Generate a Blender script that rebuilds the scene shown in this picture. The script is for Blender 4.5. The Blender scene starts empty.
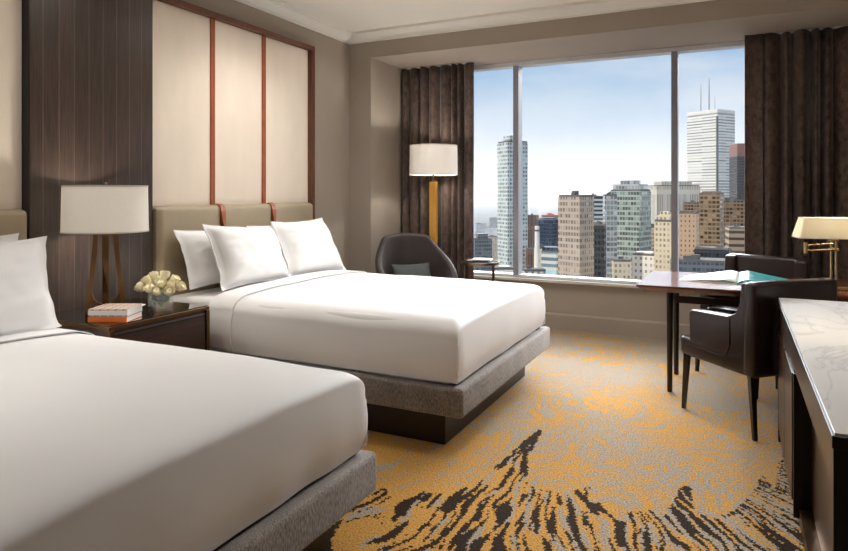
import bpy, bmesh, math, random
from mathutils import Vector, Matrix, noise
random.seed(7)
SC = bpy.context.scene
COL = SC.collection
PI = math.pi
# ------------------------------------------------------------------ camera geometry (pixels -> places)
F = 636.05; YAW = math.radians(26.066); CY = 193.13; EYE = 1.385
CA, SA = math.cos(YAW), math.sin(YAW)
def at(px, py, X=None, Y=None, Z=None):
    u = (px-424)/F; w = -(py-CY)/F
    a, b, c = u*CA-SA, u*SA+CA, w
    t = X/a if X is not None else Y/b if Y is not None else (Z-EYE)/c
    return Vector((a*t, b*t, EYE+c*t))
def atd(px, d, z):
    r = (px-424)/F*d
    return Vector((r*CA-d*SA, r*SA+d*CA, z))

# ------------------------------------------------------------------ materials
MATS = {}
class NT:
    def __init__(s, mat):
        s.m = mat; s.t = mat.node_tree; s.t.nodes.clear()
        s.out = s.n('ShaderNodeOutputMaterial')
    def n(s, k, **kw):
        nd = s.t.nodes.new(k)
        for a, b in kw.items(): setattr(nd, a, b)
        return nd
    def l(s, a, b): s.t.links.new(a, b)
    def set(s, sock, v):
        if isinstance(v, bpy.types.NodeSocket): s.l(v, sock)
        else: sock.default_value = v
    def math(s, op, a, b=0.0, c=None, clamp=False):
        m = s.n('ShaderNodeMath', operation=op); m.use_clamp = clamp
        s.set(m.inputs[0], a); s.set(m.inputs[1], b)
        if c is not None: s.set(m.inputs[2], c)
        return m.outputs[0]
    def mix(s, f, a, b, kind='MIX'):
        m = s.n('ShaderNodeMix', data_type='RGBA', blend_type=kind)
        s.set(m.inputs[0], f); s.set(m.inputs[6], a); s.set(m.inputs[7], b)
        return m.outputs[2]
    def ramp(s, f, pts, interp='LINEAR'):
        r = s.n('ShaderNodeValToRGB'); r.color_ramp.interpolation = interp
        e = r.color_ramp.elements
        while len(e) < len(pts): e.new(0.5)
        for i, (p, c) in enumerate(pts):
            e[i].position = p; e[i].color = c if len(c) == 4 else (*c, 1)
        s.set(r.inputs[0], f); return r.outputs[0]
    def noise(s, vec, scale, detail=3, rough=.5, dist=0):
        x = s.n('ShaderNodeTexNoise'); s.l(vec, x.inputs['Vector'])
        x.inputs['Scale'].default_value = scale; x.inputs['Detail'].default_value = detail
        x.inputs['Roughness'].default_value = rough; x.inputs['Distortion'].default_value = dist
        return x.outputs['Fac']
    def coord(s, which='Object', scale=None):
        c = s.n('ShaderNodeTexCoord').outputs[which]
        if scale:
            m = s.n('ShaderNodeMapping'); m.inputs['Scale'].default_value = scale
            s.l(c, m.inputs['Vector']); c = m.outputs[0]
        return c
    def bump(s, h, strength=.3, dist=.01):
        b = s.n('ShaderNodeBump'); b.inputs['Strength'].default_value = strength
        b.inputs['Distance'].default_value = dist; s.l(h, b.inputs['Height']); return b.outputs[0]
    def bsdf(s, color, rough=.5, metal=0, normal=None, **kw):
        p = s.n('ShaderNodeBsdfPrincipled')
        s.set(p.inputs['Base Color'], color); s.set(p.inputs['Roughness'], rough); s.set(p.inputs['Metallic'], metal)
        if normal is not None: s.l(normal, p.inputs['Normal'])
        for k, v in kw.items(): s.set(p.inputs[k.replace('_', ' ')], v)
        s.l(p.outputs[0], s.out.inputs[0]); return p
def lin(r, g, b):
    f = lambda c: (c/255/12.92) if c/255 <= .04045 else ((c/255+.055)/1.055)**2.4
    return (f(r), f(g), f(b), 1)
def newmat(name):
    m = bpy.data.materials.new(name); m.use_nodes = True; MATS[name] = m
    return NT(m)
def plain(name, rgb, rough=.5, metal=0, var=.06, vs=6, bump=0, bs=200, stretch=None, **kw):
    t = newmat(name); c = t.coord('Object', stretch)
    f = t.noise(c, vs, 4)
    k = lin(*rgb)
    lo = (k[0]*(1-var), k[1]*(1-var), k[2]*(1-var), 1); hi = (min(1, k[0]*(1+var)), min(1, k[1]*(1+var)), min(1, k[2]*(1+var)), 1)
    col = t.ramp(f, [(.3, lo), (.7, hi)])
    nrm = t.bump(t.noise(c, bs, 2), bump, .002) if bump else None
    t.bsdf(col, rough, metal, nrm, **kw)
    return MATS[name]
def wood(name, a, b, rough=.35, axis='Z', scale=1.0, **kw):
    t = newmat(name)
    st = {'Z': (9, 9, .7), 'Y': (9, .7, 9), 'X': (.7, 9, 9)}[axis]
    c = t.coord('Object', tuple(q*scale for q in st))
    f = t.noise(c, 5, 6, .62, .6)
    col = t.ramp(f, [(.3, lin(*a)), (.72, lin(*b))])
    t.bsdf(col, rough, 0, t.bump(f, .08, .002), **kw)
    return MATS[name]

plain('wall_paint', (163, 151, 138), .75, var=.03, vs=2)
plain('sill_paint', (206, 199, 188), .55, var=.02, vs=2)
plain('ceiling_paint', (232, 228, 219), .85, var=.015, vs=1)
plain('cornice_paint', (232, 229, 222), .6, var=.01)
plain('panel_cloth', (236, 222, 204), .8, var=.06, vs=3.5, bump=.25, bs=260, stretch=(1, 1, .35))
wood('frame_wood', (74, 42, 24), (112, 66, 40), .35)
plain('cognac_leather', (156, 82, 44), .38, var=.12, vs=14, bump=.2)
plain('olive_leather', (168, 152, 126), .42, var=.05, vs=5, bump=.35, bs=160)
plain('linen', (243, 242, 241), .62, var=.012, vs=4, bump=.12, bs=500, Sheen_Weight=.15)
plain('linen_seam', (226, 224, 222), .7, var=.02)
plain('sheet', (236, 234, 232), .7, var=.015, vs=4)
plain('brass', (118, 88, 58), .3, .95, var=.1, vs=12)
plain('pale_brass', (202, 176, 132), .2, .95, var=.05)
plain('bronze', (104, 76, 50), .3, .9, var=.12, vs=15)
plain('amber_wood', (196, 142, 52), .35, var=.14, vs=9, stretch=(4, 4, .5))
plain('brown_leather', (40, 26, 24), .3, var=.08, vs=8, bump=.25, bs=220)
plain('mocha_velvet', (42, 29, 26), .62, var=.12, vs=9, Sheen_Weight=.12)
plain('leather_piping', (34, 22, 20), .4, var=.05)
plain('black_wood', (20, 14, 12), .3, var=.2)
plain('plinth_wood', (30, 16, 11), .4, var=.2, vs=12)
wood('desk_wood', (84, 40, 26), (128, 70, 48), .16, 'X', .6, Coat_Weight=.5)
wood('night_wood', (42, 26, 20), (66, 42, 32), .3, 'Y', .8)
wood('console_wood', (46, 30, 22), (72, 50, 38), .3, 'Z', .7)
plain('black_lacquer', (8, 7, 7), .07, var=.1, Coat_Weight=1.0)
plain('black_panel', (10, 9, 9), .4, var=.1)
plain('mullion_metal', (150, 150, 156), .45, .3, var=.03)
plain('white_metal', (215, 217, 220), .45, .1, var=.02)
plain('paper', (238, 235, 228), .7, var=.02)
plain('orange_cover', (230, 116, 34), .5, var=.05)
plain('dark_cover', (62, 44, 40), .4, var=.05)
plain('book_charcoal', (52, 52, 56), .45, var=.05)
plain('cushion_grey', (70, 74, 73), .8, var=.12, vs=20)
plain('petal', (254, 245, 214), .6, var=.04, vs=20)
plain('leaf_green', (96, 126, 52), .5, var=.3, vs=30)
plain('asphalt', (104, 102, 100), 1, var=.3, vs=.02, Specular_IOR_Level=0)

# lampshade: cloth with light passing through
def shade_mat(name, rgb, tr=.45):
    t = newmat(name)
    c = t.coord('Object', (1, 1, 1))
    f = t.noise(c, 300, 2)
    col = t.ramp(f, [(.3, lin(*[q*.97 for q in rgb])), (.7, lin(*rgb))])
    d = t.n('ShaderNodeBsdfDiffuse'); t.l(col, d.inputs[0])
    e = t.n('ShaderNodeBsdfTranslucent'); t.l(col, e.inputs[0])
    m = t.n('ShaderNodeMixShader'); m.inputs[0].default_value = tr
    t.l(d.outputs[0], m.inputs[1]); t.l(e.outputs[0], m.inputs[2]); t.l(m.outputs[0], t.out.inputs[0])
shade_mat('shade_cloth', (243, 240, 235), .35)
shade_mat('shade_cream', (242, 234, 212), .45)
shade_mat('shade_trim', (214, 206, 196), .2)

# glass
def glass(name, tint=(1, 1, 1, 1), base=.03, power=.5):
    t = newmat(name)
    tr = t.n('ShaderNodeBsdfTransparent'); tr.inputs[0].default_value = tint
    g = t.n('ShaderNodeBsdfGlossy'); g.inputs['Roughness'].default_value = .0
    lw = t.n('ShaderNodeLayerWeight'); lw.inputs[0].default_value = .25
    f = t.math('MULTIPLY_ADD', lw.outputs['Fresnel'], power, base, clamp=True)
    m = t.n('ShaderNodeMixShader'); t.l(f, m.inputs[0])
    t.l(tr.outputs[0], m.inputs[1]); t.l(g.outputs[0], m.inputs[2]); t.l(m.outputs[0], t.out.inputs[0])
glass('window_glass', (.97, .98, 1, 1), .0, .12)
glass('vase_glass', (.99, .99, .99, 1),  .05, .3)
glass('table_glass', (.75, .85, .88, 1), .12, .6)

# dark veneer wall with broad vertical strips
t = newmat('veneer')
c = t.coord('Object')
sx = t.n('ShaderNodeSeparateXYZ'); t.l(c, sx.inputs[0])
strip = t.math('FLOOR', t.math('MULTIPLY', sx.outputs[1], 10.5))
wn = t.n('ShaderNodeTexWhiteNoise', noise_dimensions='1D'); t.l(strip, wn.inputs['W'])
fr = t.math('FRACT', t.math('MULTIPLY', sx.outputs[1], 10.5))
edge = t.math('LESS_THAN', fr, .06)
g1 = t.noise(t.coord('Object', (30, 30, 1.2)), 4, 6, .65)
g2 = t.math('ADD', t.math('MULTIPLY', g1, .8), t.math('MULTIPLY', wn.outputs[0], .22))
col = t.ramp(g2, [(.25, lin(46, 36, 31)), (.8, lin(86, 71, 62))])
col = t.mix(t.math('MULTIPLY', edge, .35), col, lin(126, 108, 98))
t.bsdf(col, .3, 0, t.bump(g1, .15, .003))

# upholstered rail: woven grey
t = newmat('rail_fabric')
c = t.coord('Object')
a = t.noise(t.coord('Object', (1, 1, .25)), 220, 3)
b = t.noise(c, 8, 3)
col = t.ramp(t.math('ADD', t.math('MULTIPLY', a, .8), t.math('MULTIPLY', b, .2)), [(.36, lin(80, 71, 64)), (.64, lin(154, 144, 135))])
t.bsdf(col, .8, 0, t.bump(a, .5, .002), Sheen_Weight=.3)

# curtain velvet
t = newmat('curtain_velvet')
a = t.noise(t.coord('Object', (1, 1, .6)), 26, 5, .65, .4)
b = t.noise(t.coord('Object', (1, 1, .15)), 5, 3)
v = t.math('ADD', t.math('MULTIPLY', a, .65), t.math('MULTIPLY', b, .35))
col = t.ramp(v, [(.34, lin(48, 37, 33)), (.66, lin(112, 95, 87))])
t.bsdf(col, .6, 0, t.bump(a, .3, .003), Sheen_Weight=.35, Sheen_Roughness=.35, Specular_IOR_Level=.25)

# marble
t = newmat('marble')
w = t.n('ShaderNodeTexNoise'); c = t.coord('Object', (1.2, .5, 1))
t.l(c, w.inputs['Vector']); w.inputs['Scale'].default_value = 2.6; w.inputs['Detail'].default_value = 6; w.inputs['Distortion'].default_value = 1.2
v = t.math('ABSOLUTE', t.math('SUBTRACT', w.outputs['Fac'], .5))
col = t.ramp(v, [(0, lin(222, 221, 220)), (.008, lin(238, 237, 236)), (.03, lin(247, 246, 245))])
t.bsdf(col, .12, 0, None)

# patterned book jacket
t = newmat('pattern_cover')
c = t.coord('Object')
mp = t.n('ShaderNodeMapping'); t.l(c, mp.inputs[0]); mp.inputs['Rotation'].default_value = (0, 0, .78); mp.inputs['Scale'].default_value = (34, 34, 34)
ck = t.n('ShaderNodeTexChecker'); t.l(mp.outputs[0], ck.inputs[0]); ck.inputs['Scale'].default_value = 1
ck.inputs[1].default_value = lin(206, 186, 172); ck.inputs[2].default_value = lin(172, 148, 134)
t.bsdf(ck.outputs[0], .55)

# open magazine pages
t = newmat('magazine_page')
c = t.coord('Object')
n1 = t.noise(c, 9, 4, .6, .8)
col = t.ramp(n1, [(.50, lin(240, 240, 238)), (.56, lin(120, 190, 188)), (.60, lin(60, 140, 146)), (.66, lin(236, 238, 236))], 'LINEAR')
t.bsdf(col, .3)

t = newmat('teal_page')
n1 = t.noise(t.coord('Object', (1, 2.5, 1)), 7, 4, .6, .8)
t.bsdf(t.ramp(n1, [(.30, lin(232, 238, 236)), (.36, lin(70, 168, 168)), (.56, lin(16, 118, 122)), (.64, lin(20, 60, 70)), (.70, lin(226, 234, 232))]), .3)

# ------------------------------------------------------------------ carpet
t = newmat('carpet')
c = t.coord('Object')
sx = t.n('ShaderNodeSeparateXYZ'); t.l(c, sx.inputs[0]); X, Y = sx.outputs[0], sx.outputs[1]
def vec(x, y, z=0.0):
    q = t.n('ShaderNodeCombineXYZ'); t.set(q.inputs[0], x); t.set(q.inputs[1], y); t.set(q.inputs[2], z); return q.outputs[0]
# tuft grid: the pattern steps tuft by tuft
def q(v, k): return t.math('DIVIDE', t.math('FLOOR', t.math('MULTIPLY', v, k)), k)
jx = t.math('MULTIPLY', t.math('SUBTRACT', t.noise(c, 90, 1), .5), .03); jy = t.math('MULTIPLY', t.math('SUBTRACT', t.noise(c, 70, 1), .5), .03)
QX = q(t.math('ADD', X, jx), 110.0); QY = q(t.math('ADD', Y, jy), 90.0)
P = vec(QX, QY)
n_big = t.noise(P, .9, 2); n_mid = t.noise(vec(t.math('ADD', QX, 7.3), QY), 2.3, 2); n_dir = t.noise(vec(QX, t.math('ADD', QY, 3.1)), 1.25, 1)
# brush strokes: long narrow flecks whose direction drifts across the field
def nvec(v):
    x = t.n('ShaderNodeTexNoise'); t.l(v, x.inputs['Vector']); x.inputs['Scale'].default_value = 1; x.inputs['Detail'].default_value = 1.5; x.inputs['Roughness'].default_value = .5
    return x.outputs['Fac']
wx = t.math('MULTIPLY', t.math('SUBTRACT', t.noise(vec(QX, QY, 5.0), 1.7, 1), .5), 1.1)
wy = t.math('MULTIPLY', t.math('SUBTRACT', t.noise(vec(QX, QY, 8.0), 1.7, 1), .5), 1.1)
WX = t.math('ADD', QX, wx); WY = t.math('ADD', QY, wy)
def stroke_layer(ax, ay, sc_l, sc_w, off):
    a_ = t.math('ADD', t.math('MULTIPLY', WX, ax), t.math('MULTIPLY', WY, ay))
    b_ = t.math('SUBTRACT', t.math('MULTIPLY', WX, ay), t.math('MULTIPLY', WY, ax))
    return nvec(vec(t.math('MULTIPLY', a_, sc_l), t.math('MULTIPLY', b_, sc_w), off))
s_a = stroke_layer(.35, .94, 7.0, 38.0, 0.0); s_b = stroke_layer(.94, -.3, 8.0, 34.0, 3.0)
pick = t.math('MULTIPLY', t.math('SUBTRACT', t.noise(vec(QX, QY, 12.0), 1.5, 1), .46), 9.0, clamp=True)
stroke = t.math('ADD', t.math('MULTIPLY', s_a, pick), t.math('MULTIPLY', s_b, t.math('SUBTRACT', 1.0, pick)))
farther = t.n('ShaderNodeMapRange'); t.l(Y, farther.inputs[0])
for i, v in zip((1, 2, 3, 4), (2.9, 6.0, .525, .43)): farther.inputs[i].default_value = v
thr = t.math('ADD', farther.outputs[0], t.math('MULTIPLY', t.math('SUBTRACT', n_big, .5), .55))
thr = t.math('ADD', thr, t.math('MULTIPLY', t.math('SUBTRACT', n_mid, .5), .28))
thr = t.math('ADD', thr, t.math('MULTIPLY', t.math('SUBTRACT', t.noise(P, 55, 2), .5), .18))
ymask = t.math('LESS_THAN', stroke, thr)
# dark flames
fc = t.n('ShaderNodeFloatCurve'); cm = fc.mapping.curves[0]
pts = [(-3.0, 2.2), (-1.6, 2.36), (-1.47, 2.60), (-1.40, 2.50), (-1.33, 2.64), (-1.22, 2.66), (-1.14, 2.82), (-1.085, 3.1), (-1.045, 3.66), (-1.01, 3.62), (-.985, 3.25), (-.90, 2.93), (-.80, 2.90), (-.68, 2.96),
       (-.625, 3.05), (-.60, 2.88), (-.5, 2.9), (-.44, 2.84), (-.33, 2.93), (-.27, 2.9), (-.235, 3.22), (-.20, 3.26), (-.17, 3.02), (-.1, 2.95), (0, 3.1), (.08, 3.35), (.12, 3.55), (.15, 3.35), (.2, 3.7), (.27, 4.3), (.33, 4.5), (1.2, 4.0)]
mx = lambda x: (x+3.0)/4.2
my = lambda y: (y-2.0)/3.0
cm.points[0].location = (mx(pts[0][0]), my(pts[0][1])); cm.points[1].location = (mx(pts[-1][0]), my(pts[-1][1]))
for p in pts[1:-1]: cm.points.new(mx(p[0]), my(p[1]))
for p in cm.points: p.handle_type = 'VECTOR'
fc.mapping.update()
wob = t.math('MULTIPLY', t.math('SUBTRACT', t.noise(P, 9, 2), .5), .05)
t.l(t.math('DIVIDE', t.math('ADD', t.math('ADD', QX, wob), 3.0), 4.2), fc.inputs[1])
B = t.math('MULTIPLY_ADD', fc.outputs[0], 3.0, 2.0)
dist = t.math('SUBTRACT', B, QY)
region = t.math('GREATER_THAN', dist, 0.0)
fw = t.math('MULTIPLY', t.math('SUBTRACT', t.noise(vec(QX, t.math('MULTIPLY', QY, .8), 21.0), 2.6, 1), .5), .30)
fan = t.math('DIVIDE', t.math('ADD', QX, 1.05), t.math('MULTIPLY_ADD', t.math('SUBTRACT', 4.0, QY), .75, .35))
FX = t.math('ADD', fan, t.math('MULTIPLY', fw, .7))
f1 = nvec(vec(t.math('MULTIPLY', FX, 44.0), t.math('MULTIPLY', QY, 3.6), 30.0))
near = t.math('MULTIPLY', t.math('SUBTRACT', .34, t.math('MULTIPLY', dist, .9), clamp=True), t.math('MULTIPLY', t.math('MULTIPLY', t.math('SUBTRACT', QY, 2.98), 4.0, clamp=True), t.math('SUBTRACT', 1.0, t.math('MULTIPLY', t.math('ADD', QX, .12), 6.0, clamp=True))))
dthr = t.math('ADD', t.math('ADD', .475, near), t.math('MULTIPLY', t.math('SUBTRACT', t.noise(P, 40, 2), .5), .16))
dark = t.math('MULTIPLY', region, t.math('LESS_THAN', f1, dthr))
f2 = nvec(vec(t.math('MULTIPLY', FX, 36.0), t.math('MULTIPLY', QY, 3.6), 50.0))
gshare = t.math('ADD', .40, t.math('MULTIPLY', t.math('ADD', QX, 1.4), .09))
grey_in = t.math('LESS_THAN', f2, gshare)
ym2 = t.mix(region, ymask, t.math('SUBTRACT', 1.0, grey_in))
spk = t.noise(c, 120, 3, .7)
grey = t.ramp(spk, [(.36, lin(128, 114, 98)), (.62, lin(188, 175, 157))])
yel = t.ramp(spk, [(.38, lin(128, 76, 24)), (.48, lin(190, 130, 50)), (.64, lin(220, 162, 76))])
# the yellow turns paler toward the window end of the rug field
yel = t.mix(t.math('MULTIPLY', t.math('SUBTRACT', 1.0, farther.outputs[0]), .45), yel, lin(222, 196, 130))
drk = t.ramp(spk, [(.3, lin(30, 22, 16)), (.7, lin(66, 52, 40))])
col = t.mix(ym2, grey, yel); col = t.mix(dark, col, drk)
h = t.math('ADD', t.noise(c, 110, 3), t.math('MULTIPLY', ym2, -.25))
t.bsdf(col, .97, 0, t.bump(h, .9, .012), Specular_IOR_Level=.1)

# ------------------------------------------------------------------ mesh helpers
class MB:
    def __init__(s): s.bm = bmesh.new()
    def merge(s, b2, mtx=None):
        if mtx is not None: b2.transform(mtx)
        me = bpy.data.meshes.new('tmp'); b2.to_mesh(me); b2.free()
        s.bm.from_mesh(me); bpy.data.meshes.remove(me); return s
    def box(s, x0, x1, y0, y1, z0, z1, bev=0, seg=2, mtx=None):
        b = bmesh.new(); bmesh.ops.create_cube(b, size=1)
        for v in b.verts: v.co = Vector(((x0+x1)/2+v.co.x*(x1-x0), (y0+y1)/2+v.co.y*(y1-y0), (z0+z1)/2+v.co.z*(z1-z0)))
        if bev: bmesh.ops.bevel(b, geom=b.edges[:]+b.verts[:], offset=bev, segments=seg, profile=.5, affect='EDGES')
        return s.merge(b, mtx)
    def lathe(s, prof, seg=32, cx=0, cy=0, mtx=None):
        b = bmesh.new(); rings = []
        for r, z in prof:
            rings.append([b.verts.new((cx+max(r, 1e-4)*math.cos(2*PI*i/seg), cy+max(r, 1e-4)*math.sin(2*PI*i/seg), z)) for i in range(seg)])
        for a, c_ in zip(rings, rings[1:]):
            for i in range(seg): b.faces.new((a[i], a[(i+1) % seg], c_[(i+1) % seg], c_[i]))
        bmesh.ops.remove_doubles(b, verts=b.verts[:], dist=1e-4*.5)
        bmesh.ops.recalc_face_normals(b, faces=b.faces[:])
        return s.merge(b, mtx)
    def tube(s, pts, rad, seg=8, flat=None, cap=True):
        """pts: path; rad: number or list; flat: (w, h) rectangular section instead"""
        b = bmesh.new(); pts = [Vector(p) for p in pts]; n = len(pts); rings = []
        up = Vector((0, 0, 1))
        for i, p in enumerate(pts):
            tg = (pts[min(i+1, n-1)]-pts[max(i-1, 0)]).normalized()
            a = tg.cross(up)
            if a.length < .05: a = tg.cross(Vector((0, 1, 0)))
            a.normalize(); c_ = a.cross(tg).normalized()
            r = rad[i] if isinstance(rad, (list, tuple)) else rad
            if flat:
                w, h = flat[0]/2*r, flat[1]/2*r
                offs = [(-w, -h), (w, -h), (w, h), (-w, h)]
            else: offs = [(r*math.cos(2*PI*k/seg), r*math.sin(2*PI*k/seg)) for k in range(seg)]
            rings.append([b.verts.new(p+a*o[0]+c_*o[1]) for o in offs])
        m = len(rings[0])
        for q1, q2 in zip(rings, rings[1:]):
            for k in range(m): b.faces.new((q1[k], q1[(k+1) % m], q2[(k+1) % m], q2[k]))
        if cap:
            b.faces.new(rings[0]); b.faces.new(rings[-1])
        bmesh.ops.recalc_face_normals(b, faces=b.faces[:])
        return s.merge(b)
    def prism(s, poly, z0, z1, bev=0, mtx=None):
        b = bmesh.new()
        lo = [b.verts.new((x, y, z0)) for x, y in poly]; hi = [b.verts.new((x, y, z1)) for x, y in poly]
        b.faces.new(lo); b.faces.new(hi); n = len(poly)
        for i in range(n): b.faces.new((lo[i], lo[(i+1) % n], hi[(i+1) % n], hi[i]))
        bmesh.ops.recalc_face_normals(b, faces=b.faces[:])
        if bev: bmesh.ops.bevel(b, geom=b.edges[:]+b.verts[:], offset=bev, segments=3, profile=.5, affect='EDGES')
        return s.merge(b, mtx)
    def grid(s, fn, nu, nv, closed_u=False):
        b = bmesh.new()
        vs = [[b.verts.new(fn(i/nu, j/nv)) for j in range(nv+1)] for i in range(nu+(0 if closed_u else 1))]
        m = len(vs)
        for i in range(nu):
            for j in range(nv):
                b.faces.new((vs[i][j], vs[(i+1) % m][j], vs[(i+1) % m][j+1], vs[i][j+1]))
        return s.merge(b)
    def weld(s, d=1e-4):
        bmesh.ops.remove_doubles(s.bm, verts=s.bm.verts[:], dist=d)
        bmesh.ops.recalc_face_normals(s.bm, faces=s.bm.faces[:]); return s
    def build(s, name, mat, parent=None, smooth=True, angle=40, solid=0, sub=0):
        me = bpy.data.meshes.new(name)
        if smooth:
            for f in s.bm.faces: f.smooth = True
            ca = math.radians(angle)
            for e in s.bm.edges:
                if len(e.link_faces) == 2 and e.calc_face_angle(0) > ca: e.smooth = False
        s.bm.to_mesh(me); s.bm.free()
        me.materials.append(MATS[mat] if isinstance(mat, str) else mat)
        o = bpy.data.objects.new(name, me); COL.objects.link(o)
        if parent is not None: o.parent = parent
        if solid:
            m = o.modifiers.new('solid', 'SOLIDIFY'); m.thickness = solid; m.offset = 0
        if sub:
            m = o.modifiers.new('sub', 'SUBSURF'); m.levels = m.render_levels = sub
        return o
def tag(o, label=None, cat=None, group=None, kind=None):
    if label: o['label'] = label
    if cat: o['category'] = cat
    if group: o['group'] = group
    if kind: o['kind'] = kind
    return o
def thing(name, label, cat, loc=(0, 0, 0), rz=0, group=None):
    o = bpy.data.objects.new(name, None); COL.objects.link(o); o.empty_display_size = .1
    o.location = loc; o.rotation_euler = (0, 0, rz)
    return tag(o, label, cat, group)
def dup(root, loc, rz, label, group=None):
    r = root.copy(); COL.objects.link(r); r.location = loc; r.rotation_euler = (0, 0, rz); r['label'] = label
    if group: r['group'] = group
    for ch in list(root.children):
        c_ = ch.copy(); COL.objects.link(c_); c_.parent = r
        for g in list(ch.children):
            d = g.copy(); COL.objects.link(d); d.parent = c_
    return r
def struct(name, mb, mat, label=None, smooth=False, parent=None):
    o = mb.build(name, mat, parent, smooth)
    if parent is None: tag(o, kind='structure')
    return o

# ------------------------------------------------------------------ room shell
XL, XR = -3.604, 1.22
YB, YF, YW = -2.2, 5.60, 6.52          # back wall, beam face, glass
ZT, ZS = 3.03, 2.77                    # ceiling, soffit
T = .12
struct('floor', MB().box(XL-T, XR+T, YB-T, YW+.25, -.1, 0), 'carpet')
struct('ceiling', MB().box(XL-T, XR+T, YB-T, YW+.25, ZT, ZT+.1), 'ceiling_paint')
struct('wall_left', MB().box(XL-T, XL, YB-T, YW+.25, 0, ZT), 'wall_paint')
struct('wall_right', MB().box(XR, XR+T, YB-T, YW+.25, 0, ZT), 'wall_paint')
struct('wall_back', MB().box(XL, XR, YB-T, YB, 0, ZT), 'wall_paint')
struct('wall_pilaster', MB().box(XL, -3.345, YF, YW+.2, 0, ZS), 'wall_paint')
struct('wall_header', MB().box(XL, XR, YF, YW+.2, ZS, ZT), 'wall_paint')
wb = MB().box(-3.345, XR, 6.45, YW+.2, 0, .47)
struct('wall_window', wb, 'wall_paint')
struct('trim_1', MB().box(-3.345, XR, 6.40, YW+.12, .47, .497, .004), 'sill_paint')
bb = MB().prism([(6.45, 0), (6.425, 0), (6.425, .14), (6.433, .15), (6.45, .157)], -3.345, XR)
for v in bb.bm.verts: v.co = Vector((v.co.z, v.co.x, v.co.y))
struct('baseboard_window', bb.weld(), 'wall_paint')
struct('baseboard_left', MB().box(XL, XL+.02, 4.96, YF, 0, .15, .004), 'wall_paint')
# crown moulding: one profile run along the left wall and the header
def crown(name, p0, p1, dirn, ends):
    prof = [(0, 0), (.012, 0), (.012, .014), (.03, .022), (.05, .04), (.068, .064), (.078, .074), (.09, .076), (.09, .10), (0, .10)]
    b = bmesh.new(); n = len(prof); rows = []
    for k, P_ in enumerate((p0, p1)):
        row = []
        for (d, h) in prof:
            v = Vector(P_)+Vector(dirn)*d+Vector((0, 0, h))+Vector(ends[k])*d
            row.append(b.verts.new(v))
        rows.append(row)
    for i in range(n): b.faces.new((rows[0][i], rows[0][(i+1) % n], rows[1][(i+1) % n], rows[1][i]))
    b.faces.new(rows[0]); b.faces.new(rows[1]); bmesh.ops.recalc_face_normals(b, faces=b.faces[:])
    m = MB(); m.merge(b); return struct(name, m, 'cornice_paint')
crown('trim_2', (XL, YB, ZT-.10), (XL, YF, ZT-.10), (1, 0, 0), ((0, 0, 0), (0, -1, 0)))
crown('trim_3', (XL, YF, ZT-.10), (XR, YF, ZT-.10), (0, -1, 0), ((1, 0, 0), (0, 0, 0)))

# window: frame, two mullions, three panes
wf = thing('window_1', None, None); tag(wf, kind='structure')
fm = MB().box(-3.33, XR, 6.46, 6.58, 2.725, ZS, .004)
fm.box(-3.33, XR, 6.46, 6.58, .497, .527, .004)
fm.box(-3.33, -3.28, 6.46, 6.58, .52, 2.73, .004).box(XR-.05, XR, 6.46, 6.58, .52, 2.73, .004)
fm.build('window_frame', 'white_metal', wf, False)
for mx_ in (-2.105, -.545):
    MB().box(mx_, mx_+.058, 6.44, 6.58, .525, 2.727, .004).build('mullion', 'mullion_metal', wf, False)
for a, b in ((-3.28, -2.105), (-2.047, -.545), (-.487, XR-.05)):
    MB().box(a, b, 6.53, 6.534, .525, 2.727).build('pane', 'window_glass', wf, False)

# ------------------------------------------------------------------ wall panelling behind the beds
def wall_panel(y0, y1, frame, label, sy):
    r = thing('wall_panel', label, 'wall panel', (XL, 0, 0))
    ztop = 2.715
    e = [y0]+list(sy)+[y1]
    for a, b in zip(e, e[1:]):
        MB().box(.001, .022, a+.003, b-.003, .9, ztop, .004).build('fabric_panel', 'panel_cloth', r, False)
    for s_ in sy:
        MB().box(.018, .034, s_-.022, s_+.022, 1.26, ztop, .003).build('leather_strip', 'cognac_leather', r, False)
    f = MB().box(.001, .07, y0, y1+.045, ztop, ztop+.042, .003)
    f.build('top_rail', 'frame_wood', r, False)
    if frame: MB().box(.001, .07, y1, y1+.045, .3, ztop, .003).build('side_rail', 'frame_wood', r, False)
    return r
wall_panel(3.046, 4.86, True, 'tall cream fabric wall panels with leather strips above the bed nearer the window', (3.645, 4.232))
wall_panel(.30, 2.21, False, 'cream fabric wall panelling at the left picture edge, above the front bed', (.95, 1.58))
vp = MB().box(XL+.001, XL+.082, 2.214, 3.044, 0, 2.93-.002, .002).build('veneer_panel', 'veneer', None, False)
MB().box(XL+.001, XL+.0815, 2.208, 2.2135, 0, 2.925).build('shadow_edge', 'black_panel', vp, False)  # black strip put in as the shadow on the veneer's near return
tag(vp, 'dark striped wood veneer panel behind the nightstand lamp', 'wall panel')

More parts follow.
